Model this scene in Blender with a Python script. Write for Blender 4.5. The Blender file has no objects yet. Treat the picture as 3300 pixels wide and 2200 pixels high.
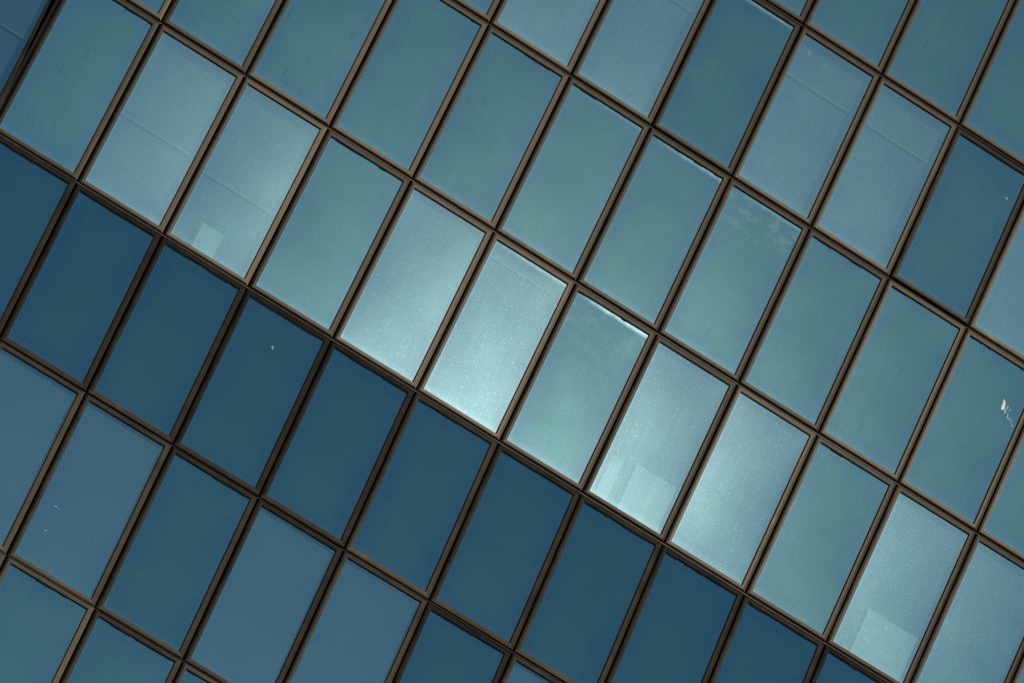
import bpy, bmesh, math, random
from mathutils import Vector, Matrix
random.seed(7)
C = bpy.context.scene.collection
R_ = math.radians

# ------------------------------------------------------------------ camera
U = 1.5                       # width of one facade unit, metres
HROW = 1.9525818121862744 * U # height of one row
BEND = 0.10810517604866628    # the facade folds back by this angle below the fold
CAMF = Vector((-9.402513611675833, -24.452077379244866, 55.19767079787671)) * U
RCW = Matrix(((0.8279903746832042, -0.513373989716492, -0.22556392910777712),
              (0.39812649865499894, 0.8214844667866497, -0.40823836406805886),
              (0.39487622174635706, 0.24821445870622666, 0.8845690204774846)))
Z0 = -CAMF.y + 1.7            # height of the fold above the ground
F2W = Matrix(((1, 0, 0), (0, 0, -1), (0, 1, 0)))   # facade axes (right, up, out) to world
def W(x, y, z):
    return F2W @ Vector((x, y, z)) + Vector((0, 0, Z0))
cam_d = bpy.data.cameras.new('camera')
cam_d.sensor_width = 36; cam_d.lens = 20000 / 3300 * 36
cam_d.clip_start = 0.5; cam_d.clip_end = 5000
cam = bpy.data.objects.new('camera', cam_d); C.objects.link(cam)
cam.matrix_world = Matrix.Translation(W(*CAMF)) @ (F2W @ RCW).to_4x4()
sc = bpy.context.scene
sc.camera = cam

# ------------------------------------------------------------------ sun and sky
def mirror_dir(px, py):       # where the upper facade mirrors this pixel of the photo to
    d = RCW @ Vector(((px - 1650) / 20000, -(py - 1100) / 20000, -1)).normalized()
    d.z = -d.z
    return F2W @ d
SUN = mirror_dir(1420, 1810)
SUN_EL = math.asin(SUN.z); SUN_ROT = math.atan2(SUN.x, SUN.y)
w = bpy.data.worlds.new('World'); sc.world = w; w.use_nodes = True
nt = w.node_tree; bg = nt.nodes['Background']
sky = nt.nodes.new('ShaderNodeTexSky'); sky.sky_type = 'NISHITA'; sky.sun_disc = False
sky.sun_elevation = SUN_EL; sky.sun_rotation = SUN_ROT
sky.air_density = 1.0; sky.dust_density = 0.15; sky.ozone_density = 2.5
nt.links.new(sky.outputs[0], bg.inputs[0]); bg.inputs[1].default_value = 0.068
sl = bpy.data.lights.new('sun', 'SUN'); sl.energy = 2.0; sl.angle = R_(0.53); sl.color = (1, .95, .88)
so = bpy.data.objects.new('sun', sl); C.objects.link(so)
so.rotation_euler = SUN.to_track_quat('Z', 'Y').to_euler(); so.location = SUN * 300
sc.view_settings.view_transform = 'Standard'; sc.view_settings.look = 'None'
sc.view_settings.exposure = -0.5; sc.view_settings.gamma = 1

# ------------------------------------------------------------------ materials
class N:
    def __init__(s, name):
        s.m = bpy.data.materials.new(name); s.m.use_nodes = True
        s.t = s.m.node_tree; s.t.nodes.clear()
        s.out = s.t.nodes.new('ShaderNodeOutputMaterial')
    def n(s, ty, **kw):
        o = s.t.nodes.new(ty)
        for k, v in kw.items():
            if isinstance(k, str) and k.startswith('i_'):
                key = k[2:]; key = int(key) if key.isdigit() else key.replace('_', ' ')
                if hasattr(v, 'is_output') or isinstance(v, bpy.types.NodeSocket): s.t.links.new(v, o.inputs[key])
                else: o.inputs[key].default_value = v
            else: setattr(o, k, v)
        return o
    def math(s, op, a, b=None, c=None, clamp=False):
        o = s.t.nodes.new('ShaderNodeMath'); o.operation = op; o.use_clamp = clamp
        for i, v in enumerate((a, b, c)):
            if v is None: continue
            if isinstance(v, bpy.types.NodeSocket): s.t.links.new(v, o.inputs[i])
            else: o.inputs[i].default_value = v
        return o.outputs[0]
    def ramp(s, v, a, b, lo=0., hi=1.):     # smooth step
        o = s.t.nodes.new('ShaderNodeMapRange'); o.interpolation_type = 'SMOOTHSTEP'
        s.t.links.new(v, o.inputs[0])
        for i, x in zip((1, 2, 3, 4), (a, b, lo, hi)): o.inputs[i].default_value = x
        return o.outputs[0]
    def noise(s, vec, scale, detail=2, rough=.5, w=None):
        o = s.n('ShaderNodeTexNoise', noise_dimensions='4D' if w is not None else '3D')
        s.t.links.new(vec, o.inputs['Vector'])
        if w is not None: s.t.links.new(w, o.inputs['W'])
        o.inputs['Scale'].default_value = scale; o.inputs['Detail'].default_value = detail
        o.inputs['Roughness'].default_value = rough
        return o.outputs[0]
    def mixc(s, f, a, b):
        o = s.n('ShaderNodeMix', data_type='RGBA')
        for k, v in ((0, f), (6, a), (7, b)):
            if isinstance(v, bpy.types.NodeSocket): s.t.links.new(v, o.inputs[k])
            else: o.inputs[k].default_value = v if k == 0 else (*v, 1)
        return o.outputs[2]
    def mixs(s, f, a, b):
        o = s.t.nodes.new('ShaderNodeMixShader')
        if isinstance(f, bpy.types.NodeSocket): s.t.links.new(f, o.inputs[0])
        else: o.inputs[0].default_value = f
        s.t.links.new(a, o.inputs[1]); s.t.links.new(b, o.inputs[2])
        return o.outputs[0]
    def done(s, sh):
        s.t.links.new(sh, s.out.inputs[0]); return s.m

FRAME_W = 0.082; GAP = 0.011
PW = U / 2 - GAP - FRAME_W + 0.004      # half size of a pane (runs just under its gasket)
PH = HROW / 2 - GAP - FRAME_W + 0.004

def glass(name, vision):
    s = N(name)
    tc = s.n('ShaderNodeTexCoord').outputs['Object']
    oi = s.n('ShaderNodeObjectInfo')
    rnd = s.math('MULTIPLY', oi.outputs['Random'], 37.0)
    col = s.n('ShaderNodeSeparateColor'); s.t.links.new(oi.outputs['Color'], col.inputs[0])
    drip_amt, frost_amt, smear_amt = col.outputs[0], col.outputs[1], col.outputs[2]
    sp = s.n('ShaderNodeSeparateXYZ'); s.t.links.new(tc, sp.inputs[0])
    x, y = sp.outputs[0], sp.outputs[1]
    ax = s.math('SUBTRACT', PW, s.math('ABSOLUTE', x)); ay = s.math('SUBTRACT', PH, s.math('ABSOLUTE', y))
    ed = s.math('MINIMUM', ax, ay)
    bot = s.math('ADD', y, PH); top = s.math('SUBTRACT', PH, y); lef = s.math('ADD', x, PW)
    big = s.noise(tc, 1.1, 3, .55, rnd)
    # tint: greener in the middle of the pane, bluer towards its edge, a little uneven
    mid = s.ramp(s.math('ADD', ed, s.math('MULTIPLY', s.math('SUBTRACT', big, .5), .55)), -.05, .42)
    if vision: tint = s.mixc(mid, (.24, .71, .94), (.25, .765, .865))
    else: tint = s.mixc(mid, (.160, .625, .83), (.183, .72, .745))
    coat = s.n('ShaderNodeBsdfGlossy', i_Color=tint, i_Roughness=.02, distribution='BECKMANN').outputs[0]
    if vision:
        body = s.n('ShaderNodeBsdfTransparent', i_Color=(.62, .80, .84, 1)).outputs[0]
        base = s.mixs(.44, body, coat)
    else:
        body = s.n('ShaderNodeBsdfDiffuse', i_Color=s.mixc(mid, (.004, .020, .034), (.005, .028, .032))).outputs[0]
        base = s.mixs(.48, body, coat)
    # dust film: forward scatter (a wide glossy lobe that catches the sun) + a thin matt veil
    fine = s.noise(tc, 60, 2, .6, rnd)
    streak_v = s.n('ShaderNodeMapping', i_Vector=tc, i_Scale=(22, 1.6, 1)).outputs[0]
    wipe = s.noise(streak_v, 1, 3, .6, rnd)
    film = s.math('ADD', .35, s.math('ADD', s.math('MULTIPLY', big, .55), s.math('ADD', s.math('MULTIPLY', fine, .5), s.math('MULTIPLY', wipe, .30 if vision else .22))))
    # grains of dust
    vo = s.n('ShaderNodeTexVoronoi', feature='F1'); vo.inputs['Scale'].default_value = 66
    off = s.n('ShaderNodeCombineXYZ'); s.t.links.new(rnd, off.inputs[2]); s.t.links.new(rnd, off.inputs[0])
    va = s.n('ShaderNodeVectorMath', operation='ADD'); s.t.links.new(tc, va.inputs[0]); s.t.links.new(off.outputs[0], va.inputs[1])
    flat = s.n('ShaderNodeVectorMath', operation='MULTIPLY'); s.t.links.new(va.outputs[0], flat.inputs[0]); flat.inputs[1].default_value = (1, .8, 1)
    s.t.links.new(flat.outputs[0], vo.inputs['Vector'])
    vc = s.n('ShaderNodeSeparateColor'); s.t.links.new(vo.outputs['Color'], vc.inputs[0])
    rad = s.math('MULTIPLY', s.math('POWER', vc.outputs[0], 5.0), .34 if vision else .24)
    grain = s.math('MULTIPLY', s.math('LESS_THAN', vo.outputs['Distance'], rad), s.math('MULTIPLY', vc.outputs[1], 1.0))
    # residue along the pane edges, with bright edge glints painted in by e3
    en = s.noise(tc, 9, 3, .6, rnd)
    e1 = s.math('MULTIPLY', s.ramp(bot, .0, .16, 1, 0), s.math('MULTIPLY', en, .8))
    e2 = s.math('MULTIPLY', s.ramp(lef, .0, .05, 1, 0), s.math('MULTIPLY', en, 1.2))
    e3 = s.math('MULTIPLY', s.ramp(ed, .004, .020, 1, 0), s.math('ADD', 1.0, s.math('MULTIPLY', en, 4.5)))
    right = s.math('SUBTRACT', PW, x)
    e4 = s.math('MULTIPLY', s.ramp(right, .0, .05, 1, 0), s.math('MULTIPLY', en, .5))
    edge = s.math('ADD', s.math('ADD', e1, e2), s.math('ADD', e3, e4))
    # frosty bloom under the top gasket, on some panes
    fr = s.math('MULTIPLY', frost_amt, s.math('MULTIPLY', s.ramp(s.math('ADD', top, s.math('MULTIPLY', en, -.07)), -.05, .07, 1, 0), s.ramp(s.math('ADD', x, s.math('MULTIPLY', en, .5)), -.45, .3)))
    # wiped smear in the upper half, on some panes
    sm_n = s.noise(tc, 5.5, 5, .7, rnd)
    sm = s.math('MULTIPLY', smear_amt, s.math('MULTIPLY', s.ramp(sm_n, .46, .66), s.math('MULTIPLY', s.ramp(top, .1, 1.0, 1, 0), s.ramp(top, .02, .15))))
    fwd = s.math('ADD', s.math('ADD', film, s.math('MULTIPLY', edge, .8)), s.math('ADD', s.math('MULTIPLY', grain, 3.4 if vision else 1.5), s.math('ADD', s.math('MULTIPLY', fr, 9.0), s.math('MULTIPLY', sm, .8))))
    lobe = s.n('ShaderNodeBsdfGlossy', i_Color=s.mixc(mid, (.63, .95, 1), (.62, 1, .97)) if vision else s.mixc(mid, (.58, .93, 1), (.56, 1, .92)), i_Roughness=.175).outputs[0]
    base = s.mixs(s.math('MULTIPLY', fwd, .0047 if vision else .0030, clamp=True), base, lobe)
    wide = s.n('ShaderNodeBsdfGlossy', i_Color=(.6, 1, .95, 1), i_Roughness=.34).outputs[0]
    base = s.mixs(s.math('MULTIPLY', fwd, .0055, clamp=True), base, wide)
    veil = s.n('ShaderNodeBsdfDiffuse', i_Color=(.55, .60, .58, 1)).outputs[0]
    va_ = s.math('ADD', s.math('MULTIPLY', film, .004), s.math('ADD', s.math('MULTIPLY', edge, .03), s.math('ADD', s.math('MULTIPLY', fr, .10), s.math('ADD', s.math('MULTIPLY', sm, .035), s.math('MULTIPLY', grain, .05)))))
    base = s.mixs(va_, base, veil)
    # dried drips: short dark runs with their head at the bottom
    sv = s.n('ShaderNodeMapping', i_Vector=va.outputs[0], i_Scale=(9, 1.7, 1)).outputs[0]
    vd = s.n('ShaderNodeTexVoronoi', feature='F1', voronoi_dimensions='2D'); s.t.links.new(sv, vd.inputs['Vector']); vd.inputs['Scale'].default_value = 1; vd.inputs['Randomness'].default_value = .8
    dv = s.n('ShaderNodeVectorMath', operation='SUBTRACT'); s.t.links.new(sv, dv.inputs[0]); s.t.links.new(vd.outputs['Position'], dv.inputs[1])
    ds = s.n('ShaderNodeSeparateXYZ'); s.t.links.new(dv.outputs[0], ds.inputs[0])
    dc = s.n('ShaderNodeSeparateColor'); s.t.links.new(vd.outputs['Color'], dc.inputs[0])
    lean = s.math('ADD', ds.outputs[0], s.math('MULTIPLY', ds.outputs[1], -.12))
    run = s.math('MULTIPLY', s.ramp(s.math('ABSOLUTE', lean), .035, .075, 1, 0), s.math('MULTIPLY', s.ramp(ds.outputs[1], -.27, -.22), s.ramp(ds.outputs[1], -.2, .28, 1, 0)))
    where = s.ramp(s.noise(tc, 1.6, 1, .5, rnd), .46, .56)
    drip = s.math('MULTIPLY', s.math('MULTIPLY', run, s.math('MULTIPLY', s.ramp(dc.outputs[0], .45, 1.0), 1.5)), s.math('MULTIPLY', where, drip_amt))
    dirt = s.n('ShaderNodeBsdfDiffuse', i_Color=(.035, .036, .026, 1)).outputs[0]
    base = s.mixs(s.math('MULTIPLY', drip, .42, clamp=True), base, dirt)
    return s.done(base)

def metal(name, base, rough, metallic=.95):
    s = N(name)
    tc = s.n('ShaderNodeTexCoord').outputs['Object']
    rnd = s.math('MULTIPLY', s.n('ShaderNodeObjectInfo').outputs['Random'], 31.0)
    a = s.noise(tc, 2.2, 4, .6, rnd)
    b = s.noise(s.n('ShaderNodeMapping', i_Vector=tc, i_Scale=(45, 45, 45)).outputs[0], 1, 2, .6, rnd)
    k = s.math('ADD', s.math('MULTIPLY', a, .75), s.math('MULTIPLY', b, .25))
    dark = tuple(c * .72 for c in base); lite = (base[0] * 1.22, base[1] * 1.17, base[2] * 1.10)
    colr = s.mixc(s.ramp(k, .33, .68), dark, lite)
    rustn = s.ramp(s.noise(tc, 1.3, 5, .65, rnd), .60, .74)
    colr = s.mixc(s.math('MULTIPLY', rustn, .5), colr, (.036, .022, .012))
    unitv = s.ramp(s.n('ShaderNodeObjectInfo').outputs['Random'], 0, 1, .62, 1.3)
    grey = s.n('ShaderNodeCombineColor'); [s.t.links.new(unitv, grey.inputs[i]) for i in range(3)]
    mu = s.n('ShaderNodeMix', data_type='RGBA', blend_type='MULTIPLY'); mu.inputs[0].default_value = 1
    s.t.links.new(colr, mu.inputs[6]); s.t.links.new(grey.outputs[0], mu.inputs[7]); colr = mu.outputs[2]
    # rust runs along the joint on the left member of some units
    sp = s.n('ShaderNodeSeparateXYZ'); s.t.links.new(tc, sp.inputs[0])
    near = s.ramp(sp.outputs[0], -(U / 2 - GAP - .045), -(U / 2 - GAP - .012), 0, 1)
    rv = s.noise(s.n('ShaderNodeMapping', i_Vector=tc, i_Scale=(6, 1.1, 1)).outputs[0], 1, 4, .7, rnd)
    colr = s.mixc(s.math('MULTIPLY', near, s.ramp(rv, .5, .64, 0, .9)), colr, (.040, .020, .008))
    p = s.n('ShaderNodeBsdfPrincipled', i_Base_Color=colr, i_Metallic=metallic, i_Roughness=s.ramp(k, .2, .8, rough - .03, rough + .05))
    return s.done(p.outputs[0])

def plain(name, colr, rough=.8, var=.25, scale=6.0):
    s = N(name)
    tc = s.n('ShaderNodeTexCoord').outputs['Object']
    k = s.noise(tc, scale, 4, .6)
    c = s.mixc(s.ramp(k, .3, .7), tuple(v * (1 - var) for v in colr), tuple(v * (1 + var) for v in colr))
    p = s.n('ShaderNodeBsdfPrincipled', i_Base_Color=c, i_Roughness=rough)
    return s.done(p.outputs[0])

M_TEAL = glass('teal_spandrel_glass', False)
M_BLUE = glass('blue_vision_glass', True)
M_FRAME = metal('bronze_anodised_frame', (.0150, .0125, .0091), .32)
M_RUBBER = plain('black_rubber', (.010, .010, .010), .6)
M_SEAL = plain('black_joint_seal', (.008, .007, .006), .7)
M_ROOM = plain('grey_room_wall', (.19, .275, .305), .9, .06, .5)
M_SLAB = plain('concrete_slab', (.30, .29, .27), .9)
M_BLIND = plain('pale_blind_fabric', (.22, .275, .285), .9, .06, 3)
M_BAR = plain('cream_blind_bar', (.80, .72, .50), .6, .05)
M_CARD = plain('white_card', (.92, .87, .70), .8, .05, 4)
M_DROP = plain('white_bird_dropping', (.86, .88, .84), .3, .12, 60)
M_PAVE = plain('grey_paving', (.22, .21, .20), .85, .25, .3)

# ------------------------------------------------------------------ helpers
def tag(o, label=None, cat=None, group=None, kind=None):
    for k, v in (('label', label), ('category', cat), ('group', group), ('kind', kind)):
        if v: o[k] = v
    return o
def obj(name, bm, mat, parent=None, mw=None, smooth=False):
    me = bpy.data.meshes.new(name)
    bmesh.ops.recalc_face_normals(bm, faces=bm.faces[:]) if not getattr(bm, '_keep', False) else None
    bm.to_mesh(me); bm.free()
    if smooth:
        for p in me.polygons: p.use_smooth = True
    for m in (mat if isinstance(mat, (list, tuple)) else [mat]): me.materials.append(m)
    o = bpy.data.objects.new(name, me); C.objects.link(o)
    if parent: o.parent = parent
    if mw is not None: o.matrix_local = mw
    return o
def box(bm, x0, x1, y0, y1, z0, z1, mi=0):
    v = [bm.verts.new((x, y, z)) for x in (x0, x1) for y in (y0, y1) for z in (z0, z1)]
    for f in ((0, 1, 3, 2), (4, 6, 7, 5), (0, 4, 5, 1), (2, 3, 7, 6), (0, 2, 6, 4), (1, 5, 7, 3)):
        bm.faces.new([v[i] for i in f]).material_index = mi

# a frame: the profile is swept round the rectangle with mitred corners
BACK, OUT = -.10, .034
SIDES = {  # (distance in from the joint, height): the upper rail has a lip at the joint, the lower rail falls away to it
    'top': [(0, BACK), (0, .0205), (.022, .0225), (.025, OUT), (FRAME_W, OUT + .001), (FRAME_W + .001, .004), (FRAME_W, BACK)],
    'bottom': [(0, BACK), (0, .018), (.010, .028), (.034, .033), (FRAME_W, OUT), (FRAME_W + .001, .004), (FRAME_W, BACK)],
    'right': [(0, BACK), (0, .024), (.006, .032), (.04, OUT), (FRAME_W, OUT), (FRAME_W + .001, .004), (FRAME_W, BACK)],
    'left': [(0, BACK), (0, .020), (.010, .029), (.04, .033), (FRAME_W, OUT), (FRAME_W + .001, .004), (FRAME_W, BACK)]}
def frame_into(bm, hw, hh, mi=0):
    for side, prof in SIDES.items():
        prev = None
        for u, z in prof:
            x, y = hw - u, hh - u
            p, q = {'top': ((x, y), (-x, y)), 'bottom': ((-x, -y), (x, -y)), 'right': ((x, -y), (x, y)), 'left': ((-x, y), (-x, -y))}[side]
            cur = [bm.verts.new((*p, z)), bm.verts.new((*q, z))]
            if prev: bm.faces.new((prev[0], prev[1], cur[1], cur[0])).material_index = mi
            prev = cur
def make_frame():
    bm = bmesh.new(); frame_into(bm, U / 2 - GAP, HROW / 2 - GAP); return bm
def make_gasket(rng, ragged):
    bm = bmesh.new()
    xi = U / 2 - GAP - FRAME_W; yi = HROW / 2 - GAP - FRAME_W
    def strip(p, q, inw, wid):        # p to q along the frame, inw points into the pane
        n = len(wid) - 1; prev = None
        for i in range(n + 1):
            c = p.lerp(q, i / n); d = wid[i]
            r = [bm.verts.new((c.x, c.y, .030)), bm.verts.new((c.x + inw.x * d, c.y + inw.y * d, .014)), bm.verts.new((c.x + inw.x * d, c.y + inw.y * d, -.01))]
            if prev:
                for k in (0, 1): bm.faces.new((prev[k], r[k], r[k + 1], prev[k + 1]))
            prev = r
    A, B, Cc, D = (Vector(v) for v in ((-xi, -yi, 0), (xi, -yi, 0), (xi, yi, 0), (-xi, yi, 0)))
    strip(A, B, Vector((0, 1, 0)), [.007] * 2)
    strip(B, Cc, Vector((-1, 0, 0)), [.010] * 2)
    strip(D, A, Vector((1, 0, 0)), [.007] * 2)
    wid = []; cur = .008
    for i in range(90):
        if ragged and rng.random() < .10: cur = rng.choice((.004, .007, .011, .017, .021))
        wid.append(cur + (rng.uniform(-.002, .002) if ragged else 0))
    strip(Cc, D, Vector((0, -1, 0)), wid)
    return bm
def make_pane(bow):
    bm = bmesh.new(); nx, ny = 14, 26; g = []
    for j in range(ny + 1):
        row = []
        for i in range(nx + 1):
            a, b = i / nx * 2 - 1, j / ny * 2 - 1
            row.append(bm.verts.new((a * PW, b * PH, bow * (1 - a * a) * (1 - b * b))))
        g.append(row)
    for j in range(ny):
        for i in range(nx): bm.faces.new((g[j][i], g[j][i + 1], g[j + 1][i + 1], g[j + 1][i]))
    return bm

# ------------------------------------------------------------------ the building
tower = bpy.data.objects.new('office_tower', None); C.objects.link(tower); tower.location = (0, 0, 0)
tag(tower, 'office tower facade of teal and blue mirrored panes in dark bronze frames', 'building')

def basis(c, r, tilted):           # world matrix of the centre of unit (column c, row r)
    x = (c + .5) * U; q = (r + .5) * HROW
    if tilted:
        cy, sy = math.cos(BEND), math.sin(BEND)
        o = W(x, q * cy, -q * sy); ey = F2W @ Vector((0, cy, -sy)); ez = F2W @ Vector((0, sy, cy))
    else:
        o = W(x, q, 0); ey = F2W @ Vector((0, 1, 0)); ez = F2W @ Vector((0, 0, 1))
    ex = Vector((1, 0, 0))
    return Matrix(((ex.x, ey.x, ez.x, o.x), (ex.y, ey.y, ez.y, o.y), (ex.z, ey.z, ez.z, o.z), (0, 0, 0, 1)))

# columns in view, per row (row 0 lies just above the fold)
VIEW = {3: range(5, 9), 2: range(2, 10), 1: range(-1, 11), 0: range(-1, 12), -1: range(-2, 10), -2: range(-1, 7), -3: range(0, 4)}
DRIP = {(-1, 0): .8, (0, 1): .8, (1, 1): .9, (6, 3): 1, (7, 3): 1, (8, 3): .8, (3, 1): .5, (7, 1): .5, (9, 0): .0, (3, -1): .6, (0, -1): .3, (8, 1): .4, (5, 3): .6, (2, 1): .3}
FROST = {(5, 0): .7, (5, 1): .4, (5, 2): .6, (4, 1): .12, (3, 2): .12, (4, 0): .16, (6, 1): .2, (4, -2): .18, (1, 2): .2, (9, 2): .1}
SMEAR = {(6, 1): 1.0, (5, 0): .5, (8, 0): .12}
LABEL = {(6, 1): 'teal pane with a pale wiped smear across its top', (9, 1): 'teal pane with a large white bird dropping on its right side',
         (5, 0): 'teal pane with a bright frosty bloom under its top gasket', (7, 3): 'teal pane with many short dark drip runs',
         (6, 3): 'teal pane with a few dark drip runs near its bottom', (3, -1): 'dark blue pane with brownish drip stains',
         (5, 1): 'teal pane with a frosty bloom under its top gasket', (5, 2): 'darker teal pane between lighter blue ones',
         (3, 0): 'bright dusty blue pane', (4, 0): 'brightest dusty blue pane of the row above the fold', (7, 0): 'bright blue pane covered in shining dust grains',
         (-1, 0): 'teal pane with four thin dark drip runs near its top'}
proto_frame = None
TIP = {(5, 2): -.9, (8, 2): -.9, (-1, 0): .3, (5, -2): -.5, (0, 0): .6, (1, 0): .5, (7, 0): .3, (9, 0): .35, (10, 0): .4, (9, 2): .2,
       (0, -3): 1.6, (1, -3): 1.6, (2, -3): 1.3, (3, -3): 1.0, (0, -2): .8, (1, -2): .8, (3, -2): .6, (4, -2): .6, (2, -2): .5, (6, -1): -.3, (7, -1): -.3, (8, -1): -.3}     # a few units sit slightly out of plane
rng = random.Random(11)
def unit(c, r, tilted, jitter=True):
    global proto_frame
    vision = r % 2 == 0 and (c + 1) % 3 != 0
    name = 'window' if vision else 'spandrel_panel'
    mw = basis(c, r, tilted)
    if jitter:
        mw = mw @ Matrix.Rotation(R_(rng.gauss(0, .13)), 4, 'Y') @ Matrix.Rotation(R_(rng.gauss(0, .11)), 4, 'X')
    if (c, r) in TIP: mw = mw @ Matrix.Rotation(R_(TIP[(c, r)]), 4, 'X')
    if proto_frame is None: fr = obj(name, make_frame(), M_FRAME, tower); proto_frame = fr.data
    else: fr = bpy.data.objects.new(name, proto_frame); C.objects.link(fr); fr.parent = tower
    fr.matrix_local = mw
    if (c, r) in LABEL: fr['label'] = LABEL[(c, r)]
    p = obj('pane', make_pane(rng.uniform(.001, .0035)), M_BLUE if vision else M_TEAL, fr, Matrix.Identity(4), True)
    p.color = (DRIP.get((c, r), 0), FROST.get((c, r), 0), SMEAR.get((c, r), 0), 1)
    obj('gasket', make_gasket(rng, not vision), M_RUBBER, fr, Matrix.Identity(4))
    return fr
units = {}
for r, cols in VIEW.items():
    for c in cols: units[(c, r)] = unit(c, r, r < 0)
units[(-2, 0)] = unit(-2, 0, True)      # beyond the cheek the sloping part carries on upwards

# bird droppings: thin crusts standing on the glass, children of their window's frame
def crust(c, r, blobs, tilted=False, one=False):
    if not one:
        for b in blobs: crust(c, r, [b], tilted, True)
        return
    mw = basis(c, r, tilted); bm = bmesh.new(); rg = random.Random(c * 31 + r)
    for X, Y, a, b, ang, hgt in blobs:       # facade units, half length, half width (m), angle (deg)
        x = (X - c - .5) * U; y = (Y - r - .5) * HROW; n = 11
        ca, sa = math.cos(R_(ang)), math.sin(R_(ang)); ring = []
        top = bm.verts.new((x, y, hgt + .004))
        for k in range(n):
            t = 2 * math.pi * k / n; q = rg.uniform(.7, 1.2); u, v = a * q * math.cos(t), b * q * math.sin(t)
            ring.append(bm.verts.new((x + u * ca - v * sa, y + u * sa + v * ca, .0035)))
        for k in range(n): bm.faces.new((ring[k], ring[(k + 1) % n], top))
    return obj('bird_dropping', bm, M_DROP, units[(c, r)], Matrix.Identity(4))
crust(9, 1, [(9.716, 1.724, .085, .030, -84, .003), (9.70, 1.744, .03, .02, -60, .003), (9.765, 1.728, .035, .009, -84, .002), (9.80, 1.722, .03, .006, -84, .002), (9.755, 1.700, .05, .012, -80, .002),
             (9.80, 1.685, .06, .007, -72, .002), (9.86, 1.668, .05, .005, -72, .002), (9.83, 1.672, .02, .010, -60, .002), (9.89, 1.648, .016, .012, 0, .002)], one=True)
crust(1, -2, [(1.229, -1.628, .025, .006, 12, .002), (1.26, -1.629, .012, .005, 10, .002), (1.242, -1.768, .02, .006, 20, .002), (1.239, -1.776, .014, .003, 10, .002)], True)
crust(6, 2, [(6.195, 2.884, .022, .007, 0, .002), (6.165, 2.886, .012, .004, 0, .002), (6.205, 2.872, .01, .008, 0, .002), (6.41, 2.868, .035, .004, 10, .002)])
crust(2, -1, [(2.49, -.222, .03, .010, -55, .002), (2.50, -.212, .012, .006, -40, .002)], True)
crust(3, 0, [(3.127, .444, .03, .008, 70, .002), (3.20, .34, .02, .006, 60, .002), (3.17, .33, .02, .005, 70, .002), (3.62, .26, .03, .004, 20, .002)])
crust(8, 2, [(8.819, 2.79, .03, .007, -20, .002), (8.83, 2.786, .01, .01, 0, .002)])
crust(9, 0, [(9.42, .26, .016, .016, 0, .002), (9.53, .26, .025, .014, -60, .002), (9.36, .145, .018, .012, 30, .002), (9.39, .14, .014, .014, 0, .002), (9.395, .13, .01, .01, 0, .002)])

# recessed seal behind every joint, with the small cover plate at each crossing
bm = bmesh.new()
def fpt(x, q, z, tilted):
    if tilted: return W(x, q * math.cos(BEND) + z * math.sin(BEND), -q * math.sin(BEND) + z * math.cos(BEND))
    return W(x, q, z)
def slab_in(bm, x0, x1, q0, q1, z0, z1, tilted, mi=0):
    v = [bm.verts.new(fpt(x, q, z, tilted)) for x in (x0, x1) for q in (q0, q1) for z in (z0, z1)]
    for f in ((0, 1, 3, 2), (4, 6, 7, 5), (0, 4, 5, 1), (2, 3, 7, 6), (0, 2, 6, 4), (1, 5, 7, 3)):
        bm.faces.new([v[i] for i in f]).material_index = mi
CMIN, CMAX, RMIN, RMAX = -6, 16, -8, 7
for c in range(-1, CMAX + 1):
    slab_in(bm, c * U - .03, c * U + .03, .02, RMAX * HROW, -.085, -.045, False)
for c in range(CMIN, CMAX + 1):
    slab_in(bm, c * U - .03, c * U + .03, RMIN * HROW, -.02, -.085, -.045, True)
for r in range(0, RMAX + 1):
    slab_in(bm, -U, CMAX * U, r * HROW - .03, r * HROW + .03, -.084, -.040, False)
for r in range(RMIN, 0):
    slab_in(bm, CMIN * U, CMAX * U, r * HROW - .03, r * HROW + .03, -.084, -.040, True)
obj('joint_seal', bm, M_SEAL, tower)
# a bronze strip runs on along each storey joint, set back between the rails
for r in range(-3, 4):
    bm = bmesh.new()
    slab_in(bm, (min(VIEW[r]) - .5) * U if r > 0 else (-U if r == 0 else -3 * U), (max(VIEW[r]) + 1.5) * U, r * HROW - .0108, r * HROW + (.002 if r else .009), -.03, .012, r < 0)
    obj('joint_strip', bm, M_FRAME, tower)

# the dark cheek that closes the side of the fold, left of the upper part
bm = bmesh.new()
zt = -RMAX * HROW * math.sin(BEND) - .2
for x in (-U - .012, -U + .012):
    pass
v = [bm.verts.new(W(x, y, z)) for x in (-U - .010, -U + .008) for y, z in ((0.0, -.02), (RMAX * HROW, .0), (RMAX * HROW, zt - .3), (0.0, -.3))]
for f in ((0, 1, 2, 3), (7, 6, 5, 4), (0, 4, 5, 1), (1, 5, 6, 2), (2, 6, 7, 3), (3, 7, 4, 0)): bm.faces.new([v[i] for i in f])
obj('side_cheek', bm, M_SEAL, tower)

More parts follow.
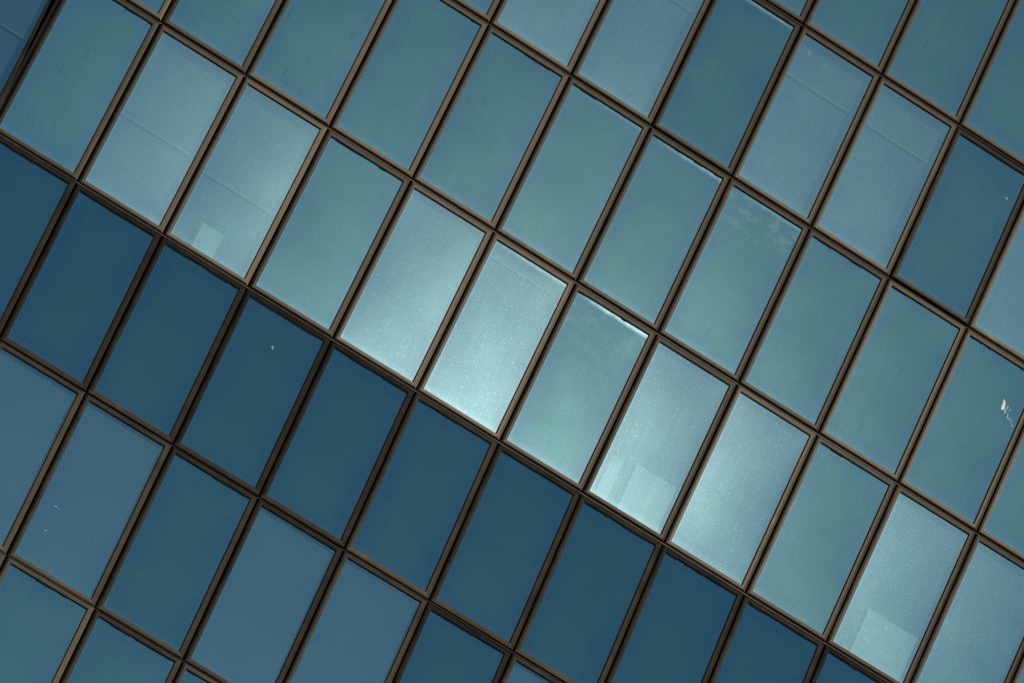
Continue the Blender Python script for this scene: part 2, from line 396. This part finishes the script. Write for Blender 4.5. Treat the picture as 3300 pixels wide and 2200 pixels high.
# rest of the facade, outside the picture, as one part
bm = bmesh.new()
outer = []
for r in range(RMIN, RMAX):
    for c in range(CMIN, CMAX):
        t = r < 0 or c < -1
        if (c, r) in units: continue
        outer.append((c, r, t))
for c, r, t in outer:
    mw = basis(c, r, t); b2 = bmesh.new()
    frame_into(b2, U / 2 - GAP, HROW / 2 - GAP, mi=0)
    vs = [b2.verts.new((sx * PW, sy * PH, 0)) for sx, sy in ((-1, -1), (1, -1), (1, 1), (-1, 1))]
    b2.faces.new(vs).material_index = 1
    b2.transform(mw); me = bpy.data.meshes.new('tmp'); b2.to_mesh(me); b2.free(); bm.from_mesh(me); bpy.data.meshes.remove(me)
s = N('plain_teal_glass')
s.done(s.mixs(.34, s.n('ShaderNodeBsdfDiffuse', i_Color=(.005, .026, .034, 1)).outputs[0], s.n('ShaderNodeBsdfGlossy', i_Color=(.36, .7, .85, 1), i_Roughness=.03).outputs[0]))
o = obj('outer_cladding', bm, [M_FRAME, s.m], tower); o['kind'] = 'stuff'

# inside: floor slabs at each storey and the back wall of the rooms
bm = bmesh.new()
xa, xb = CMIN * U + .2, CMAX * U - .2
for r in (0, 2):
    for q in (r * HROW, (r + 1) * HROW):
        box(bm, -U + .1, xb, .16, 3.2, Z0 + q - .12, Z0 + q + .12)
for r in (-2,):
    for q in (r * HROW, (r + 1) * HROW):
        y = .16 + q * math.sin(BEND); box(bm, xa, xb, y, y + 3.2, Z0 + q * math.cos(BEND) - .12, Z0 + q * math.cos(BEND) + .12)
obj('floor_slab', bm, M_SLAB, tower)
bm = bmesh.new()
BLIND_AT = {(6, 2), (7, 2), (4, 2), (0, 0), (1, 0), (4, 0), (-2, 0)}
for c, r in units:
    if r % 2 == 0 and (c + 1) % 3 != 0:
        d = -.24 if (c, r) in BLIND_AT else (-.06 if r < 0 else -.12)
        slab_in(bm, c * U + .002, (c + 1) * U - .002, r * HROW + .125, (r + 1) * HROW - .125, -.40, d, r < 0 or c < -1)
obj('inner_wall', bm, M_ROOM, tower)
bm = bmesh.new()          # the body of the tower behind and below the facade
box(bm, xa, xb, 3.4, 26, .02, Z0 + RMAX * HROW)
ybot = RMIN * HROW * math.sin(BEND)
box(bm, xa, xb, ybot + .6, 3.3, .02, Z0 + RMIN * HROW * math.cos(BEND) - .1)
obj('tower_body', bm, M_SLAB, tower)

# ------------------------------------------------------------------ blinds behind the vision panes
def blind(c, r, drop, tilted, label, depth=.18):
    e = bpy.data.objects.new('roller_blind', None); C.objects.link(e)
    tag(e, label, 'blind', 'roller blinds behind the blue panes')
    e.matrix_world = basis(c, r, tilted)
    top = HROW / 2 - .09; d = top - drop * (HROW - .18); hw = U / 2 - .10
    bm = bmesh.new(); n = 10; prev = None
    for i in range(n + 1):
        y = top + (d - top) * i / n; z = -depth + .004 * math.sin(i * 1.3)
        row = [bm.verts.new((sx * hw, y, z + dz)) for sx in (-1, 1) for dz in (0, -.003)]
        if prev:
            for a, b in ((0, 2), (2, 3), (3, 1), (1, 0)): bm.faces.new((prev[a], prev[b], row[b], row[a]))
        prev = row
    obj('fabric', bm, M_BLIND, e)
    bm = bmesh.new(); box(bm, -hw, hw, d - .015, d + .001, -depth - .004, -depth + .004); obj('bottom_bar', bm, M_BAR, e)
    return e
blind(6, 2, .24, False, 'short pale roller blind behind the blue pane right of the dark teal pane at top')
blind(7, 2, .24, False, 'short pale roller blind behind the second blue pane right of the dark teal pane')
blind(4, 2, .24, False, 'roller blind behind the blue pane left of the dark teal pane at top')
blind(0, 0, .51, False, 'half lowered roller blind behind the leftmost bright blue pane above the fold')
blind(1, 0, .55, False, 'half lowered roller blind behind the bright pane with a small white card below it')
blind(4, 0, .07, False, 'barely lowered roller blind behind the brightest dusty pane')
blind(-2, 0, .40, True, 'pale roller blind behind the dark corner pane left of the wide black joint')

# ------------------------------------------------------------------ white boards leaning behind panes of the bright row
def board(c, r, x0, x1, hgt, label):
    mw = basis(c, r, False); bm = bmesh.new()
    L = -PW + x0 * 2 * PW; Rr = -PW + x1 * 2 * PW; b = -HROW / 2 + .08
    box(bm, L, Rr, b, b + .05 + hgt, -.062, -.054)
    bmesh.ops.bevel(bm, geom=bm.edges[:], offset=.0015, segments=1, affect='EDGES')
    o = obj('white_board', bm, M_CARD); o.matrix_world = mw
    return tag(o, label, 'board', 'white boards standing behind the panes')
board(1, 0, .29, .57, .42, 'small white card standing behind the lower edge of the second bright pane from left')
board(6, 0, .09, .25, .72, 'narrow white board at the left, beside a wider board behind the same bright pane')
board(6, 0, .40, .95, .80, 'wide white board standing right of a narrow one behind the same bright pane')
board(9, 0, .26, .95, .78, 'large white board behind the blue pane near the lower right corner of the photo')

# ------------------------------------------------------------------ ground
bm = bmesh.new()
vs = [bm.verts.new(p) for p in ((-1500, -1500, 0), (1500, -1500, 0), (1500, 1500, 0), (-1500, 1500, 0))]; bm.faces.new(vs)
tag(obj('ground', bm, M_PAVE), kind='structure')
